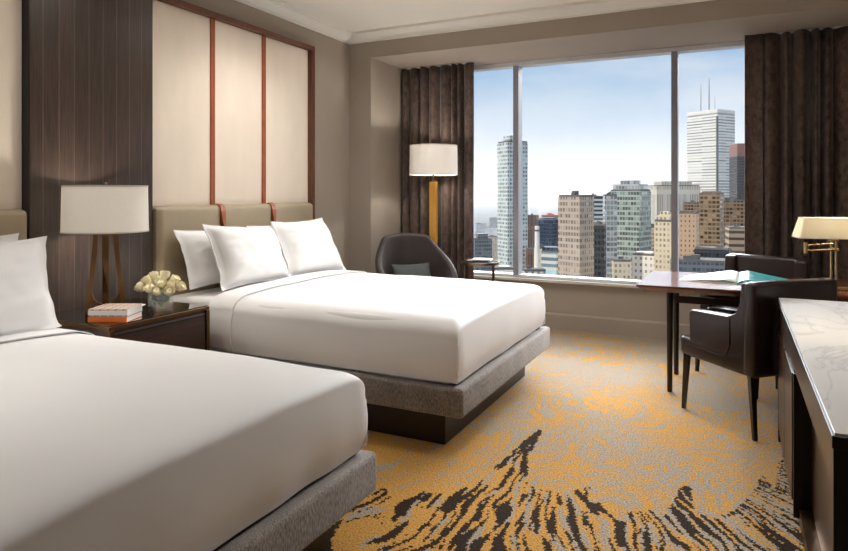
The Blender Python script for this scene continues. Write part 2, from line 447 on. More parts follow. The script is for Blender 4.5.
# ------------------------------------------------------------------ headboards
def headboard(y0, y1, label, sy):
    r = thing('headboard', label, 'headboard', (XL+.036, 0, 0))
    e = [y0]+list(sy)+[y1]
    for a, b in zip(e, e[1:]):
        def fn(u, v, a=a, b=b):
            # section sweeping from bottom front up over the top to the back
            w = b-a; y = a+w*u; edge = min(1, min(u, 1-u)*w/.03); bulge = math.sqrt(max(0, 1-(1-edge)**2))
            if v < .7: return Vector((.065+.024*bulge, y, .40+(1.262-.40)*v/.7))
            k = (v-.7)/.3*PI/2; k2 = min(k*1.6, PI/2)
            x = .035+(.03+.024*bulge)*math.cos(k2) if k2 < PI/2 else .035*(1-(v-.8875)/.1125)
            return Vector((x, y, 1.262+(.026+.010*bulge)*math.sin(k2)))
        m = MB().grid(fn, 24, 34); m.weld()
        m.box(.001, .064, a+.001, b-.001, .40, 1.27)
        m.build('headboard_cushion', 'olive_leather', r, True, 60)
    for s_ in sy:
        pts = [(0.0, s_, 1.262), (.02, s_, 1.292), (.06, s_, 1.300), (.087, s_, 1.285), (.098, s_, 1.25), (.097, s_, 1.1), (.096, s_, .6)]
        MB().tube(pts, 1, flat=(.046, .010)).build('leather_strap', 'cognac_leather', r, False)
    return r
headboard(3.056, 4.815, 'olive leather three-section headboard with cognac straps, bed nearer the window', (3.645, 4.232))
headboard(.42, 2.185, 'olive leather headboard section at the left picture edge, front bed', (1.0, 1.6))

# ------------------------------------------------------------------ beds
def wob(p, s, a): return noise.noise(Vector(p)*s)*a
def bed(y0, label, duvet_label, cuff_pts):
    """y0: near side of the frame. local x runs along the bed from the headboard to the foot."""
    r = thing('bed', label, 'bed', (0, y0, 0)); W = 1.76; X0, X1 = -3.49, -1.272
    # plinth
    MB().box(X0+.1, X1-.16, .14, W-.14, 0, .212, .003).build('plinth', 'plinth_wood', r, False)
    # upholstered rails: three mitred sides around a base
    m = MB().box(X0, X1-.05, .05, W-.05, .212, .34)
    m.box(X1-.075, X1, 0, W, .205, .362, .022, 4)
    m.box(X0, X1-.06, 0, .075, .205, .362, .022, 4).box(X0, X1-.06, W-.075, W, .205, .362, .022, 4)
    m.build('upholstered_rail', 'rail_fabric', r, True, 50)
    MB().box(X0+.005, X1-.09, .06, W-.06, .345, .688, .05, 4).build('mattress', 'sheet', r, True, 60)
    # duvet: a thick shell rounded over foot and both sides
    D0, D1, H0, Hc = -3.06, -1.312, .372, .715
    Rf, Rs = .095, .15
    def shell(xa, xb, up, foot):
        b = bmesh.new()
        us = []   # (x, drop)
        N = 46
        for i in range(N): us.append((xa+(xb-xa-(Rf if foot else 0))*i/(N-1), 0.0))
        if foot:
            for k in range(1, 11):
                th = PI/2*k/10; us.append((xb-Rf+Rf*math.sin(th), Rf*(1-math.cos(th))))
        vs = []
        for k in range(12, 0, -1):
            th = PI/2*k/12; vs.append((Rs-Rs*math.sin(th)+.035, Rs*(1-math.cos(th))))
        M = 34
        for i in range(M): vs.append((Rs+.035+(W-2*Rs-.07)*i/(M-1), 0.0))
        for k in range(1, 13):
            th = PI/2*k/12; vs.append((W-.035-Rs+Rs*math.sin(th), Rs*(1-math.cos(th))))
        def pos(x, dx, y, dy):
            cu = 1-((x-(D0+D1)/2)/((D1-D0)/2+.25))**4 if x > (D0+D1)/2 else 1
            cv = 1-abs((y-W/2)/(W/2))**3
            dr = (dx**3+dy**3)**(1/3)
            z = .690+(Hc-.690)*cu*cv+.016*cv-dr*.52+up
            w_ = wob((x, y+y0, 0), 2.3, .010)+wob((x, y+y0, 3), 6.5, .002)
            return Vector((x, y, z+w_))
        top = [[pos(x, dx, y, dy) for (y, dy) in vs] for (x, dx) in us]
        G = [[b.verts.new(p) for p in row] for row in top]
        for i in range(len(us)-1):
            for j in range(len(vs)-1): b.faces.new((G[i][j], G[i+1][j], G[i+1][j+1], G[i][j+1]))
        # skirt down the walls
        loop = [(G[i][0], 'n') for i in range(len(us))]
        if foot: loop += [(G[-1][j], 'f') for j in range(1, len(vs))]
        else: pass
        side2 = [(G[i][-1], 's') for i in range(len(us)-1, -1, -1)]
        if foot: side2 = side2[1:]
        chains = [loop+side2] if foot else [loop, side2]
        for ch in chains:
            prev = [c_[0] for c_ in ch]; n = len(ch)
            co0 = [v.co.copy() for v in prev]
            outs = []
            for k in range(n):
                a = co0[max(k-1, 0)]; c2 = co0[min(k+1, n-1)]
                d = Vector((c2.x-a.x, c2.y-a.y, 0)); d.normalize() if d.length > 0 else None
                o = Vector((d.y, -d.x, 0)); outs.append(o)
            S = 9
            for s_ in range(1, S+1):
                f = s_/S; cur = []
                for k in range(n):
                    p = co0[k]; z = p.z+(H0+.004-p.z)*f
                    bul = .014*math.sin(PI*min(1, f*1.05))-.022*max(0, f-.75)*4*.5
                    fold = wob((p.x*1.0, p.y+y0, z*.4), 5.0, .010)*f
                    if foot:
                        # tuck crease on the vertical corners
                        for cy_ in (.035, W-.035):
                            dd = math.hypot(p.x-D1, p.y-cy_)
                            if dd < .05: bul -= .006*(1-dd/.05)
                    cur.append(b.verts.new(Vector((p.x, p.y, z))+outs[k]*(bul+fold+(up*.9))))
                for k in range(n-1): b.faces.new((prev[k], prev[k+1], cur[k+1], cur[k]))
                prev = cur
        bmesh.ops.remove_doubles(b, verts=b.verts[:], dist=1e-5)
        bmesh.ops.recalc_face_normals(b, faces=b.faces[:])
        m_ = MB(); m_.merge(b); return m_
    dv = thing('duvet', duvet_label, 'duvet', (0, y0, 0))
    shell(D0, D1, 0.0, True).build('duvet_cover', 'linen', dv, True, 75)
    cf = shell(D0-.012, D0+.20, .009, False).build('turned_down_cuff', 'linen', dv, True, 75, solid=.006)
    # hem line of the cuff
    hem = shell(D0+.196, D0+.203, .0125, False).build('hem_line', 'linen_seam', cf, True, 75)
    # raised corner seams at the foot
    for cy_, sg in ((.035, -1), (W-.035, 1)):
        pts = []
        for k in range(9):
            z = .385+(.57-.385)*k/8
            pts.append((D1+.002+.002*math.sin(k*.9), cy_+sg*(.001+.0015*math.sin(k*1.7)), z))
        MB().tube(pts, [.0045]*8+[.002], 6).build('corner_seam', 'linen', dv)
    return r
bed(3.052, 'far double bed with grey upholstered frame, standing between nightstand and window',
    'smooth white duvet on the far bed, nearer the window', None)
bed(.428, 'front double bed cut off at the left picture edge, grey upholstered frame',
    'large white duvet filling the lower left of the picture', None)

# ------------------------------------------------------------------ pillows
def pillow(label, c00, c10, c11, c01, thick, seed, group, lean=1):
    """corners: bottom near, bottom far, top far, top near"""
    c00, c10, c11, c01 = map(Vector, (c00, c10, c11, c01))
    ctr = (c00+c10+c11+c01)/4
    nrm = (c10-c00).cross(c01-c00).normalized()
    if nrm.x < 0: nrm = -nrm
    N = 40; b = bmesh.new()
    fl = .915
    def sh(a): return max(0.0, 1-(abs(a)/fl)**2.6)
    layers = []
    for side in (1, -1):
        g = []
        for i in range(N+1):
            row = []
            for j in range(N+1):
                u = i/N*2-1; v = j/N*2-1
                # sides pull inward between the corners
                uu = u*(1-.075*(1-v*v)); vv = v*(1-.085*(1-u*u))
                p = (c00*(1-uu)*(1-vv)+c10*(1+uu)*(1-vv)+c11*(1+uu)*(1+vv)+c01*(1-uu)*(1+vv))/4
                th = thick*.5*(sh(u)*sh(v))**.47
                q_ = Vector((u*1.7+seed, v*1.7, side*2.0))
                wr = noise.noise(q_)*.010+noise.noise(q_*2.7)*.006
                flw = noise.noise(Vector((u*3+seed, v*3, 5)))*.012*(1-min(1, th/.03))
                bias = .35 if side > 0 else -1
                d = (th*1.25 if side > 0 else -th*.75)+wr*min(1, th/.04)+flw+.0025*side
                row.append(b.verts.new(p+nrm*d-ctr))
            g.append(row)
        layers.append(g)
        for i in range(N):
            for j in range(N):
                f = (g[i][j], g[i+1][j], g[i+1][j+1], g[i][j+1])
                b.faces.new(f if side > 0 else f[::-1])
    A, Bq = layers
    rim = [(i, 0) for i in range(N)]+[(N, j) for j in range(N)]+[(i, N) for i in range(N, 0, -1)]+[(0, j) for j in range(N, 0, -1)]
    for (a, c_) in zip(rim, rim[1:]+rim[:1]):
        b.faces.new((A[a[0]][a[1]], A[c_[0]][c_[1]], Bq[c_[0]][c_[1]], Bq[a[0]][a[1]]))
    bmesh.ops.recalc_face_normals(b, faces=b.faces[:])
    m = MB(); m.merge(b)
    o = m.build('pillow', 'linen', None, True, 80); o.location = ctr
    return tag(o, label, 'pillow', group)
G2 = 'pillows on the far bed'; G1 = 'pillows on the front bed'
pillow('white pillow on the far bed, front row, nearer the nightstand', at(222, 291, X=-3.12), at(292, 279, X=-3.13), at(273, 225, X=-3.28), at(202, 224, X=-3.28), .19, 1, G2)
pillow('white pillow on the far bed, front row, nearer the window', at(290, 278.5, X=-3.12), at(347, 271, X=-3.13), at(322, 217.5, X=-3.27), at(270, 221.5, X=-3.27), .19, 5, G2)
pillow('white pillow on the far bed, back row, half hidden nearest the vase', at(190, 290, X=-3.30), at(255, 280, X=-3.30), at(258, 226.5, X=-3.43), at(173, 230, X=-3.43), .13, 9, G2)
pillow('white pillow on the far bed, back row, window side, mostly hidden', at(262, 275, X=-3.30), at(318, 266, X=-3.30), at(312, 220.5, X=-3.43), at(246, 226, X=-3.43), .13, 13, G2)
pillow('white pillow on the front bed, standing in front at the left picture edge', (-2.96, 1.22, .70), at(60, 327, X=-2.99), at(47, 236, X=-3.17), (-3.17, 1.24, 1.15), .19, 21, G1)
pillow('white pillow on the front bed, back row, its top corner peeking out', (-3.22, 1.20, .69), (-3.22, 2.0, .69), at(19, 233, X=-3.38), (-3.38, 1.2, 1.16), .13, 25, G1)
pillow('white pillow lying low behind the front pillow on the front bed', (-3.02, 1.3, .69), at(62, 326, X=-3.12), at(50, 300, X=-3.2), (-3.24, 1.3, .82), .05, 31, G1)

# ------------------------------------------------------------------ nightstand
NZ = .70
ns = thing('nightstand', 'dark wood nightstand with glossy black top between the two beds', 'nightstand', (-3.2, 2.57, 0))
x0, x1, y0, y1 = -.32, .30, -.345, .345
MB().box(x0, x1, y0, y1, .10, NZ-.026, .003).build('body', 'night_wood', ns, False)
MB().box(x0+.02, x1-.05, y0+.03, y1-.03, 0, .10).build('plinth', 'black_wood', ns, False)
MB().box(x0-.0, x1+.012, y0-.004, y1+.004, NZ-.026, NZ-.006, .002).build('bronze_edge', 'bronze', ns, False)
MB().box(x0+.004, x1+.004, y0+.004, y1-.004, NZ-.006, NZ, .001).build('top', 'black_lacquer', ns, False)
for k, (za, zb) in enumerate(((.40, .655), (.13, .385))):
    d = MB().box(x1, x1+.010, y0+.035, y1-.03, za, zb, .002).build('drawer', 'night_wood', ns, False)
    MB().box(x1+.01, x1+.016, y0+.05, y1-.045, zb-.014, zb-.006).build('pull_slot', 'black_wood', d, False)
MB().box(x1+.001, x1+.018, y0-.001, y0+.026, .10, NZ-.026, .002).build('corner_post', 'bronze', ns, False)
MB().box(x1+.001, x1+.018, y1-.024, y1+.001, .10, NZ-.026, .002).build('corner_post', 'bronze', ns, False)

# books
def book(label, center, rz, w, d, th, cover, band=None, parent=None):
    r = thing('book', label, 'book', center, rz)
    m = MB().box(-w/2, w/2, -d/2, d/2, 0, .003, .001).box(-w/2, w/2, -d/2, d/2, th-.003, th, .001).box(-w/2, w/2, -d/2, -d/2+.004, 0, th, .001)
    m.build('cover', cover, r, False)
    MB().box(-w/2+.003, w/2-.003, -d/2+.004, d/2-.003, .003, th-.003).build('page_block', 'paper', r, False)
    if band: MB().box(-w/2-.0005, w/2+.0005, -d/2-.0012, -d/2, .008, th-.008).build('spine_band', band, r, False)
    return r
pFL, pFR, pBL = atd(84.5, 3.36, NZ), atd(124, 3.36, NZ), atd(98, 3.54, NZ)
e1 = (pFR-pFL); ang = math.atan2(e1.y, e1.x); w_ = e1.length
e2 = pBL-pFL; perp = Vector((-math.sin(ang), math.cos(ang), 0)); dd = max(.16, e2.dot(perp))
cen = pFL+e1/2+perp*dd/2+Vector((.012, .01, 0))
book('orange-spined book, lower of the two books on the nightstand', cen+Vector((0, 0, .0002)), ang-.02, w_, dd, .030, 'orange_cover')
book('pale patterned book, upper of the two books on the nightstand', cen+Vector((.002, .002, .0306)), ang-.02, w_, dd, .040, 'pattern_cover', 'linen_seam')
lf = MB().box(-.05, .05, -.07, .07, 0, .002).build('leaflet', 'paper', None, False)
lf.location = (-3.27, 2.66+.02, NZ+.0003); lf.rotation_euler = (0, 0, .5)
tag(lf, 'small flat paper card lying behind the books on the nightstand', 'card')

# table lamp
def drum(mb, r0, r1, z0, z1, th=.003, seg=64):
    return mb.lathe([(r0, z0), (r1, z1), (r1-th, z1), (r0-th, z0), (r0, z0)], seg)
lp = atd(105.8, 3.66, NZ)
lamp = thing('table_lamp', 'bedside lamp with white drum shade and looped brass legs', 'lamp', lp+Vector((0, 0, .0004)), math.radians(52))
sd = drum(MB(), .228, .223, .462, .728).build('lamp_shade', 'shade_cloth', lamp)
drum(MB(), .230, .2295, .462, .469, .005).build('lower_trim', 'shade_trim', sd); drum(MB(), .2255, .225, .720, .729, .005).build('upper_trim', 'shade_trim', sd)
m = MB()
for k in range(3):
    a = k*2*PI/3+math.radians(-90)
    dr = Vector((math.cos(a), math.sin(a), 0))
    side = Vector((-dr.y, dr.x, 0))
for sx_ in (-1, 1):
    pts = [(sx_*.050, 0, .47), (sx_*.056, 0, .36), (sx_*.068, 0, .24), (sx_*.080, 0, .13), (sx_*.088, 0, .07), (sx_*.094, 0, .0)]
    MB().tube(pts, 1, flat=(.020, .026)).build('leg', 'brass', lamp, False)
MB().tube([(0, -.055, .47), (0, -.060, .3), (0, -.072, .12), (0, -.082, 0)], 1, flat=(.034, .018)).build('leg', 'brass', lamp, False)
m = MB()
# curved webs joining the legs at the bottom
for sx_ in (-1, 1):
    m.tube([(sx_*.080, 0, .115), (sx_*.068, -.004, .075), (sx_*.045, -.014, .052), (sx_*.012, -.045, .045), (0, -.068, .05)], 1, flat=(.016, .022))
m.tube([(-.08, 0, .018), (-.05, -.02, .034), (0, -.05, .038), (.05, -.02, .034), (.08, 0, .018)], 1, flat=(.016, .02))
m.build('foot_brace', 'brass', lamp); m = MB()
m.tube([(-.055, 0, .452), (.055, 0, .452)], .008).tube([(0, -.055, .452), (0, 0, .452)], .008)
m.build('upper_brace', 'brass', lamp)
MB().lathe([(0, .45), (.012, .45), (.012, .56), (.018, .562), (.018, .62), (0, .62)], 16).build('socket', 'bronze', lamp)
MB().lathe([(0, .724), (.006, .724), (.006, .735), (.010, .738), (.010, .745), (0, .748)], 12).build('finial', 'bronze', lamp)
m = MB()
for k in range(3):
    a = k*2*PI/3; m.tube([(0, 0, .724), (.222*math.cos(a), .222*math.sin(a), .722)], .002, 6)
m.build('shade_spider', 'bronze', lamp)

# vase of roses
vpos = atd(161, 3.71, NZ)
vs = thing('glass_vase', 'clear glass cube vase holding the cream roses', 'vase', vpos+Vector((0, 0, .0004)), math.radians(40))
h = .062
m = MB().box(-h, h, -h, h, 0, .012, .002)
for a in (0, 1, 2, 3):
    m.box(-h, h, h-.005, h, .012, .118, mtx=Matrix.Rotation(a*PI/2, 4, 'Z'))
m.build('vase_walls', 'vase_glass', vs, False)
lm = MB()
for k in range(280):
    x, y, z = random.uniform(-.05, .05), random.uniform(-.05, .05), random.uniform(.06, .118)
    a = random.uniform(0, 2*PI); l = random.uniform(.025, .045)
    d = Vector((math.cos(a), math.sin(a), random.uniform(-.5, .6)))*l; s_ = Vector((-math.sin(a), math.cos(a), 0))*l*.3
    b = bmesh.new(); p = Vector((x, y, z))*.9
    q4 = [b.verts.new(p-d*.5), b.verts.new(p+s_), b.verts.new(p+d*.5+Vector((0, 0, .003))), b.verts.new(p-s_)]
    b.faces.new(q4); lm.merge(b)
lo = lm.build('foliage', 'leaf_green', None, False); lo.location = vs.location; lo.rotation_euler = vs.rotation_euler
tag(lo, 'green leaves packed inside the glass cube vase', 'leaves', None, 'stuff')
ros = [(140.5, 288, 3.70, 'cream rose at the far left end of the bouquet'), (147, 281, 3.70, 'cream rose high on the left shoulder of the bouquet'),
       (154, 276.5, 3.74, 'cream rose at the top of the bouquet, left of its tallest bloom'), (165, 275.5, 3.73, 'cream rose at the very top of the bouquet'),
       (150, 289, 3.66, 'cream rose low on the left, next to the endmost bloom'), (157, 291.5, 3.62, 'cream rose at the bottom front, left of the vase middle'),
       (160.5, 284, 3.64, 'cream rose in the middle of the bouquet'), (168.5, 291.5, 3.62, 'cream rose at the bottom front, right of the vase middle'),
       (174, 280.5, 3.70, 'cream rose high on the right shoulder of the bouquet'), (180, 287.5, 3.70, 'cream rose at the far right end of the bouquet'),
       (171, 285.5, 3.67, 'cream rose inside the right half of the bouquet'), (157, 281, 3.78, 'cream rose behind the middle bloom of the bouquet')]
def bloom_mb(seed):
    m = MB(); rnd = random.Random(seed)
    R = .026
    m.lathe([(0, -.020), (.010, -.019), (.018, -.010), (.0195, .002), (.016, .014), (.010, .019), (.004, .018), (0, .014)], 16)
    for k in range(9):
        a0 = k*2.4+rnd.random(); lvl = k/9; rr = R*(1-.45*lvl)
        def fn(u, v, a0=a0, rr=rr, lvl=lvl):
            a = a0+(u-.5)*1.75; t_ = v
            rad = rr*math.sin(min(1, t_*1.15+.12)*PI*.56)*(1.0 if t_ < .8 else 1+.10*(t_-.8)*5*(1-lvl))
            z = -.020+.042*t_*(1+.12*lvl)-.006*abs(u-.5)*2*t_
            return Vector((rad*math.cos(a), rad*math.sin(a), z))
        m.grid(fn, 6, 6)
    return m
stem_top = vs.location+Vector((0, 0, .02))
for i, (px, py, d, lab) in enumerate(ros):
    q0 = atd(px, d, EYE-(py-CY)/F*d)
    r = thing('rose', lab, 'rose', q0, 0, 'cream roses in the glass vase')
    b = bloom_mb(i).build('bloom', 'petal', r, True, 60)
    ax = (q0-(vs.location+Vector((0, 0, .06)))).normalized()
    b.rotation_euler = ax.to_track_quat('Z', 'Y').to_euler(); b.scale = (1.16,)*3
    ci = vs.location-q0
    MB().tube([-ax*.02, Vector((ci.x*.72, ci.y*.72, min(-.03, ci.z+.112))), Vector((ci.x*.95, ci.y*.95, ci.z+.02))], .0022, 6).build('stem', 'leaf_green', r)

# ------------------------------------------------------------------ curtains
def curtain(label, xa, xb, yc, pleat, amp, seed, flatleft=0):
    rnd = random.Random(seed)
    n = int((xb-xa)/pleat); xs = []
    cuts = [xa]
    while cuts[-1] < xb: cuts.append(cuts[-1]+pleat*rnd.uniform(.5, 1.6))
    def off(x, z):
        for k in range(len(cuts)-1):
            if cuts[k] <= x <= cuts[k+1]+1e-6:
                f = (x-cuts[k])/(cuts[k+1]-cuts[k]); a = amp*(.5+.75*((k*37+seed) % 10)/10)
                s = math.sin(f*PI)
                o = a*(abs(s)**.8*2-1)
                if flatleft and x < xa+flatleft: o = amp*.9-.02*math.sin((x-xa)/flatleft*PI)
                return o*(1-.15*z/2.8)+noise.noise(Vector((x*3, z*.8, seed)))*.018*(1-z/3.2)
        return 0
    H = ZS-.012; NX = int((xb-xa)/.007)
    def fn(u, v):
        x = xa+(xb-xa)*u; z = .012+(H-.012)*v
        return Vector((x+noise.noise(Vector((x*2, z*.7, seed+9)))*.012*min(u, 1-u)*4, yc-off(x, z)*(1-.0*z), z))
    r = thing('curtain', label, 'curtain', (0, 0, 0))
    m = MB().grid(fn, NX, 22); m.weld().build('drape', 'curtain_velvet', r, True, 80, solid=.008)
    MB().box(xa+.02, xb-.02, yc-.012, yc+.012, ZS-.014, ZS-.001).build('curtain_track', 'white_metal', r, False)
curtain('dark brown velvet curtain left of the window, behind the floor lamp', -3.343, -2.47, 6.26, .12, .07, 3)
curtain('wide dark brown velvet curtain right of the window, behind the desk lamp', .075, 1.20, 6.26, .12, .085, 8, .14)

# ------------------------------------------------------------------ floor lamp
fl = thing('floor_lamp', 'floor lamp with white drum shade and amber wood pole beside the curtain', 'lamp', (-2.745, 5.83, 0), math.radians(12))
MB().box(-.15, .15, -.15, .15, 0, .022, .004).build('base', 'bronze', fl, False)
MB().box(-.036, .036, -.036, .036, .022, 1.50, .003).build('pole', 'amber_wood', fl, False)
MB().lathe([(0, 1.50), (.022, 1.50), (.022, 1.515), (.010, 1.52), (.010, 1.60), (.016, 1.605), (.016, 1.66), (0, 1.66)], 16).build('socket', 'bronze', fl)
sd = drum(MB(), .245, .240, 1.567, 1.868).build('lamp_shade', 'shade_cloth', fl)
drum(MB(), .247, .2465, 1.567, 1.574, .005).build('lower_trim', 'shade_trim', sd); drum(MB(), .2425, .242, 1.861, 1.869, .005).build('upper_trim', 'shade_trim', sd)
m = MB()
for k in range(3):
    a = k*2*PI/3; m.tube([(0, 0, 1.655), (.24*math.cos(a), .24*math.sin(a), 1.862)], .002, 6)
m.build('shade_spider', 'bronze', fl)

# ------------------------------------------------------------------ lounge armchair
ac = thing('armchair', 'low brown velvet tub armchair in the corner under the floor lamp', 'armchair', (-2.655, 5.30, 0), math.radians(-42)); ac.scale = (.93, .93, 1)
# local: faces +x ; back at -x
def tub(u, v, off=0):
    a = (u-.5)*2*math.radians(128)                  # angle from the back, wraps round to the arms
    ab = abs(a)/math.radians(128)
    top = .52+.44*(1-ab**1.9)**.9 if ab < 1 else .52
    top = max(.55, .96-.44*max(0, (ab-.30)/.70)**.75) if ab > .30 else .96-.02*(ab/.3)**2
    z = .20+(top-.20)*v
    R1 = .33+.07*v*(1-.5*ab)-off; R2 = .37+.05*v-off
    return Vector((-R1*math.cos(a)-.02-.05*v*(1-ab), R2*math.sin(a), z))
m = MB(); NU, NV = 56, 16
def shell_fn(u, v):
    # v: 0..0.45 outside up, .45-.55 over the rim, .55..1 inside down
    if v < .45: return tub(u, v/.45)
    if v <= .55:
        k = (v-.45)/.10*PI; p = tub(u, 1, .035-.035*math.cos(k)); return p+Vector((0, 0, .03*math.sin(k)))
    return tub(u, 1-(v-.55)/.45, .07)
m.grid(shell_fn, NU, 44)
m.weld(); bmesh.ops.holes_fill(m.bm, edges=[e for e in m.bm.edges if len(e.link_faces) == 1], sides=0)
m.build('shell', 'mocha_velvet', ac, True, 70)
MB().prism([(.30*math.cos(a)*1.0+.02, .30*math.sin(a)) for a in [i*2*PI/28 for i in range(28)]], .20, .44, .03).build('seat', 'mocha_velvet', ac, True, 50)
for sx_, sy_ in ((.2, .22), (.2, -.22), (-.24, .2), (-.24, -.2)):
    MB().tube([(sx_, sy_, .21), (sx_*1.15, sy_*1.15, 0)], [.02, .012], 10).build('leg', 'black_wood', ac)
cu = MB()
def cfn(sgn):
    def f(u, v):
        a, b = u*2-1, v*2-1
        th = .055*max(0, (1-a**4)*(1-b**4))**.5
        return Vector((sgn*th+.10*b*-.5, a*.20*(1-.06*(1-b*b)), .16*b*(1-.08*(1-a*a))))
    return f
cu.grid(cfn(1), 24, 18).grid(cfn(-1), 24, 18).weld()
co = cu.build('cushion', 'cushion_grey', None, True, 80)
co.rotation_euler = (0, math.radians(-12), math.radians(-42)); co.location = Vector((-2.655, 5.30, .565))+Matrix.Rotation(math.radians(-42), 3, 'Z')@Vector((-.13, 0, 0))
tag(co, 'grey cushion lying in the brown tub armchair', 'cushion')

# ------------------------------------------------------------------ side table
TZ = .733
st = thing('side_table', 'small round bronze side table with glass top in front of the window', 'side table', (-2.190, 5.70, 0), .35)
m = MB().lathe([(.174, TZ-.024), (.182, TZ-.024), (.182, TZ), (.174, TZ), (.174, TZ-.024)], 48); m.build('rim', 'bronze', st)
MB().lathe([(0, TZ-.012), (.174, TZ-.012), (.174, TZ-.002), (0, TZ-.002)], 48).build('glass_top', 'table_glass', st)
for k in range(4):
    a = PI/4+k*PI/2; MB().box(.169, .183, -.010, .010, .0, TZ-.024, mtx=Matrix.Rotation(a, 4, 'Z')).build('leg', 'bronze', st, False)
MB().lathe([(.166, .03), (.182, .03), (.182, .045), (.166, .045), (.166, .03)], 48).build('foot_ring', 'bronze', st)
book('dark closed book, lower one on the round side table', (-2.20, 5.68, TZ+.0005), .25, .20, .15, .014, 'dark_cover')
book('thin white book on top, round side table by the window', (-2.165, 5.69, TZ+.015), .15, .18, .14, .012, 'paper')

# ------------------------------------------------------------------ desk
DZ = .752
dk = thing('desk', 'reddish brown writing desk with chamfered top in front of the window', 'desk', (0, 0, 0))
def desk_top():
    b = bmesh.new()
    p = [(-.615, 4.60), (1.15, 4.655), (1.15, 5.50), (-.60, 5.50)]; ins = [(-.565, 4.645), (1.12, 4.69), (1.12, 5.46), (-.555, 5.46)]
    rows = [[b.verts.new((x, y, z)) for x, y in pp] for pp, z in ((p, DZ), (p, DZ-.012), (ins, DZ-.048))]
    b.faces.new(rows[0]); b.faces.new(rows[2])
    for r0, r1 in zip(rows, rows[1:]):
        for i in range(4): b.faces.new((r0[i], r0[(i+1) % 4], r1[(i+1) % 4], r1[i]))
    bmesh.ops.recalc_face_normals(b, faces=b.faces[:]); m = MB(); return m.merge(b)
desk_top().build('desktop', 'desk_wood', dk, False)
for x, y in ((-.41, 4.745), (1.06, 4.76), (-.405, 5.22), (1.06, 5.30)):
    MB().tube([(x, y, 0), (x, y, .60), (x, y, DZ-.047)], [.017, .022, .022], 14).build('leg', 'plinth_wood', dk)
m = MB().box(-.38, 1.04, 4.725, 4.765, .625, .672, .004).box(-.38, 1.04, 5.24, 5.28, .625, .672, .004).box(-.425, -.39, 4.76, 5.2, .64, .675, .003).box(1.045, 1.08, 4.76, 5.30, .64, .675, .003)
m.build('apron', 'plinth_wood', dk, False)

# magazine on the desk
mg = thing('magazine', 'open magazine with teal pictures lying on the desk', 'magazine', (0.02, 5.06, DZ+.0006), math.radians(-4))
def page(sgn, lift):
    def f(u, v):
        x = sgn*u*.36; z = lift*min(1, u*7)*(1-u)**.8+.05*v*(1-u)
        return Vector((x+(.05 if sgn > 0 else 0)*u, (v-.5)*.27-.02*u*sgn, z+.003))
    return f
MB().grid(page(-1, .02), 22, 6).build('left_pages', 'magazine_page', mg, True, 60, solid=.003)
MB().grid(page(1, .025), 22, 6).build('right_pages', 'teal_page', mg, True, 60, solid=.003)
MB().grid(lambda u, v: Vector(((u-.5)*.75, (v-.5)*.28, .002)), 4, 2).build('magazine_cover', 'paper', mg, False, solid=.003)

# ------------------------------------------------------------------ desk lamp
dl = thing('desk_lamp', 'brass swing-arm desk lamp with cream rectangular shade', 'lamp', (.582, 4.965, DZ+.0005), YAW*.3)
MB().box(-.075, .075, -.06, .06, 0, .022, .004).build('base', 'pale_brass', dl, False)
m = MB().tube([(-.012, 0, .02), (-.012, 0, .36)], .007, 12).tube([(.016, 0, .02), (.016, 0, .32)], .007, 12)
m.box(-.028, .032, -.014, .014, .25, .27, .003).box(-.028, .032, -.014, .014, .315, .335, .003)
m.build('pole', 'pale_brass', dl)
m = MB().tube([(0, -.012, .30), (-.16, -.02, .285)], .006, 10).tube([(0, -.012, .26), (-.16, -.02, .25)], .006, 10)
m.build('swing_arm', 'pale_brass', dl)
MB().lathe([(0, .232), (.012, .232), (.012, .305), (0, .305)], 16, -.165, -.02).build('joint', 'pale_brass', dl)
MB().tube([(-.012, 0, .34), (-.012, 0, .42)], .012, 12).build('socket', 'bronze', dl)
b = bmesh.new()
def rect(hx, hy, z, rad=.02, n=5):
    out = []
    for cx_, cy_, a0 in ((hx-rad, hy-rad, 0), (-hx+rad, hy-rad, PI/2), (-hx+rad, -hy+rad, PI), (hx-rad, -hy+rad, 1.5*PI)):
        for k in range(n+1): a = a0+PI/2*k/n; out.append((cx_+rad*math.cos(a), cy_+rad*math.sin(a), z))
    return out
rr = [rect(.222, .12, .337), rect(.187, .09, .468), rect(.185, .088, .468), rect(.220, .118, .337)]
V = [[b.verts.new(p) for p in ring] for ring in rr]; n = len(V[0])
for k in range(4):
    A_, B_ = V[k], V[(k+1) % 4]
    for i in range(n): b.faces.new((A_[i], A_[(i+1) % n], B_[(i+1) % n], B_[i]))
bmesh.ops.recalc_face_normals(b, faces=b.faces[:])
sh_ = MB().merge(b).build('lamp_shade', 'shade_cream', dl, True, 50)
MB().tube([Vector(p) for p in rect(.222, .12, .337)+[rect(.222, .12, .337)[0]]], .0025, 6).build('lower_trim', 'shade_trim', sh_)
m = MB().tube([Vector(p) for p in rect(.187, .09, .468)+[rect(.187, .09, .468)[0]]], .0025, 6)
m.build('upper_trim', 'shade_trim', sh_)
MB().tube([(-.185, 0, .46), (.185, 0, .46)], .002, 6).build('shade_spider', 'pale_brass', dl)

